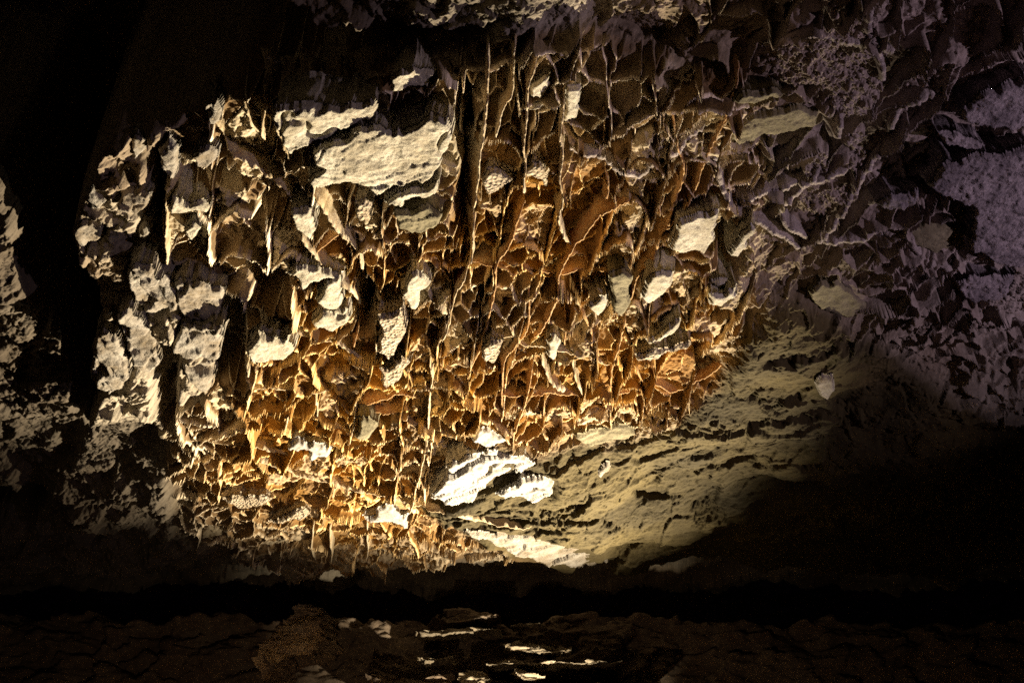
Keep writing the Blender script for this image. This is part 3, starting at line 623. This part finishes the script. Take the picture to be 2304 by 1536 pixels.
# ------------------------------------------------------------------ far wall, side walls and floor
def wall(name, x0, x1, z0, z1, yf, mat, label=None, cat=None, kind=None, res=0.03, seed=0, lay=0.25, thickm=0.6):
    xs = np.arange(x0, x1 + res, res); zs = np.arange(z0, z1 + res * 0.6, res * 0.6)
    xx, zz = np.meshgrid(xs, zs)
    n = fbm(xx * 0.5, zz * 3.2 + 0.10 * xx, seed, 5, 0.55)
    n2 = n * 4 + zz * 1.2; f = np.floor(n2); r = n2 - f
    d = -lay * 0.22 * (f + sstep(0, 0.5, r) - n2) - lay * 0.6 * n + 0.25 * facets(xx, zz * 1.6, seed + 8, 1.3) + 0.16 * facets(xx, zz * 2.0, seed + 9, 2.6) - 0.10 * fbm(xx * 3, zz * 4, seed + 5, 5, 0.6) - 0.02 * fbm(xx * 18, zz * 22, seed + 6, 3)
    yy = yf(xx, zz) + d
    nr_, nc_ = xx.shape; n_ = nr_ * nc_; idx = np.arange(n_).reshape(nr_, nc_)
    fr = np.stack([xx, yy, zz], -1).reshape(-1, 3)
    q = np.stack([idx[:-1, :-1], idx[:-1, 1:], idx[1:, 1:], idx[1:, :-1]], -1).reshape(-1, 4)
    o = mesh_from(name, fr, q, mat)
    return tag(o, label, cat, None, kind)
wall('cave_wall', -12, 12, -0.3, 9, lambda x, z: 12.2 - 0.12 * (z - 5) + 3.5 * sstep(6.35, 6.9, z + 0.25 * fbm(x * 0.8, z * 0 + x, 77, 4)), M_wall, kind='structure', seed=3, res=0.035)
# ledges on the far wall
def wprism(name, poly, y0, thick_, mat, label, cat, group, seed=0, front=0.25, step=3):
    """rock with outline poly standing out of the far wall at distance y0"""
    P = np.array(poly, float); u0, v0 = P.min(0) - 8; u1, v1 = P.max(0) + 8
    uu, vv = np.meshgrid(np.arange(u0, u1, step), np.arange(v0, v1, step * 0.7))
    m = inpoly(uu + 14 * fbm(uu / 40, vv / 14, seed, 5, 0.65), vv + 11 * fbm(uu / 40, vv / 14, seed + 2, 5, 0.65), poly)
    a, b, c = ray(uu, vv); s = y0 / b
    x = a * s; z = CAMZ + c * s
    zt, zb = z[m].max(), z[m].min()
    y = y0 - front * (np.clip((z - zb) / (zt - zb + 1e-6), 0, 1) * -1.0) + 0.16 * fbm(x * 2.5, z * 6, seed + 3, 5, 0.6) + 0.14 * facets(x, z * 2.2, seed, 2.2) + 0.02 * fbm(x * 16, z * 18, seed + 4, 3)
    nr_, nc_ = m.shape; n = nr_ * nc_; idx = np.arange(n).reshape(nr_, nc_)
    mq = m[:-1, :-1] & m[1:, :-1] & m[1:, 1:] & m[:-1, 1:]
    q = np.stack([idx[:-1, :-1], idx[1:, :-1], idx[1:, 1:], idx[:-1, 1:]], -1)[mq]
    e = np.concatenate([q[:, [0, 1]], q[:, [1, 2]], q[:, [2, 3]], q[:, [3, 0]]])
    be = e[~np.isin(e[:, 0] * n + e[:, 1], e[:, 1] * n + e[:, 0])]
    rings = []
    NR = 7
    for k in range(NR + 1):
        t = k / NR; yk = y + thick_ * t
        az_ = 0.10 * fbm(x * 5, yk * 5, seed + 21, 4, 0.6) * min(1, 3 * t) + 0.25 * t * thick_; ax_ = 0.10 * fbm(z * 5, yk * 5, seed + 22, 4, 0.6) * min(1, 3 * t)
        rings.append(np.stack([x + ax_, yk, z + az_], -1).reshape(-1, 3))
    s1 = np.stack([be[:, 0], be[:, 1], be[:, 1] + n, be[:, 0] + n], 1)
    faces = np.concatenate([q] + [s1 + k * n for k in range(NR)] + [q[:, ::-1] + NR * n]); co_ = np.concatenate(rings)
    used = np.unique(faces); rm = np.full(len(co_), -1); rm[used] = np.arange(len(used))
    return tag(mesh_from(name, co_[used], rm[faces], mat), label, cat, group)
GL = 'ledges of the far wall'
for i, (poly, y0, th, mt, lab) in enumerate([
 ([(990,1385),(1000,1360),(1040,1355),(1050,1345),(1060,1358),(1100,1362),(1120,1385),(1060,1400),(1000,1395)], 11.4, 1.2, M_wall, 'stepped brown cap topping the far ledges'),
 ([(930,1415),(990,1400),(1060,1392),(1120,1398),(1130,1405),(1060,1412),(1000,1420),(940,1424)], 11.1, 1.2, M_ledge, 'bright upper ledge of the far wall'),
 ([(1080,1485),(1140,1475),(1200,1480),(1300,1475),(1400,1466),(1400,1474),(1300,1484),(1200,1490),(1100,1492)], 10.8, 1.2, M_ledge, 'long bright middle ledge of the far wall'),
 ([(1030,1500),(1060,1486),(1080,1492),(1100,1520),(1090,1560),(1030,1560)], 10.7, 1.2, M_ledge, 'rounded knob left of the lowest far ledge'),
 ([(1160,1495),(1180,1492),(1200,1512),(1240,1518),(1180,1528),(1165,1515)], 10.7, 1.2, M_ledge, 'small angular block between the far ledges'),
 ([(1095,1530),(1180,1528),(1280,1524),(1400,1518),(1480,1530),(1480,1570),(1100,1570)], 10.6, 1.2, M_ledge, 'lowest far ledge cut by the bottom of the picture'),
 ([(1130,1440),(1160,1425),(1180,1440),(1200,1428),(1240,1436),(1290,1450),(1290,1462),(1200,1466),(1140,1460)], 10.9, 0.5, M_ledge, 'pale crumbling patch between the upper and middle far ledges'),
 ([(1150,1388),(1200,1384),(1230,1394),(1215,1400),(1160,1398)], 11.2, 0.4, M_ledge, 'thin bright flake at the right of the upper far ledge'),
 ([(930,1470),(1010,1462),(1030,1470),(960,1480)], 11.0, 0.5, M_ledge, 'faint thin ledge left of the middle one'),
 ([(820,1500),(850,1490),(880,1500),(960,1510),(1020,1505),(1030,1570),(810,1570)], 11.0, 1.2, M_wall, 'dull lumpy shelf left of the rounded knob'),
]):
    wprism('rock_ledge', poly, y0, th, mt, lab, 'rock ledge', GL, seed=1200 + i * 7)
tag(wprism('rock_pillar', [(560,1480),(600,1400),(650,1345),(690,1330),(718,1345),(722,1420),(705,1450),(640,1470),(600,1540)], 9.2, 1.0, M_wall,
    'dim brown rock shoulder standing below the left edge of the ceiling', 'rock', None, seed=1300, front=0.3))

# chamber floor
xs = np.linspace(-14, 14, 220); ys = np.linspace(-4, 18, 180); xx, yy = np.meshgrid(xs, ys)
zz = -0.15 + 0.25 * fbm(xx * 0.6, yy * 0.6, 5, 5) + 0.06 * fbm(xx * 3, yy * 3, 6, 3)
idx = np.arange(xx.size).reshape(xx.shape)
tag(mesh_from('cave_floor', np.stack([xx, yy, zz], -1).reshape(-1, 3), np.stack([idx[:-1, :-1], idx[:-1, 1:], idx[1:, 1:], idx[1:, :-1]], -1).reshape(-1, 4), M_wall), kind='structure')
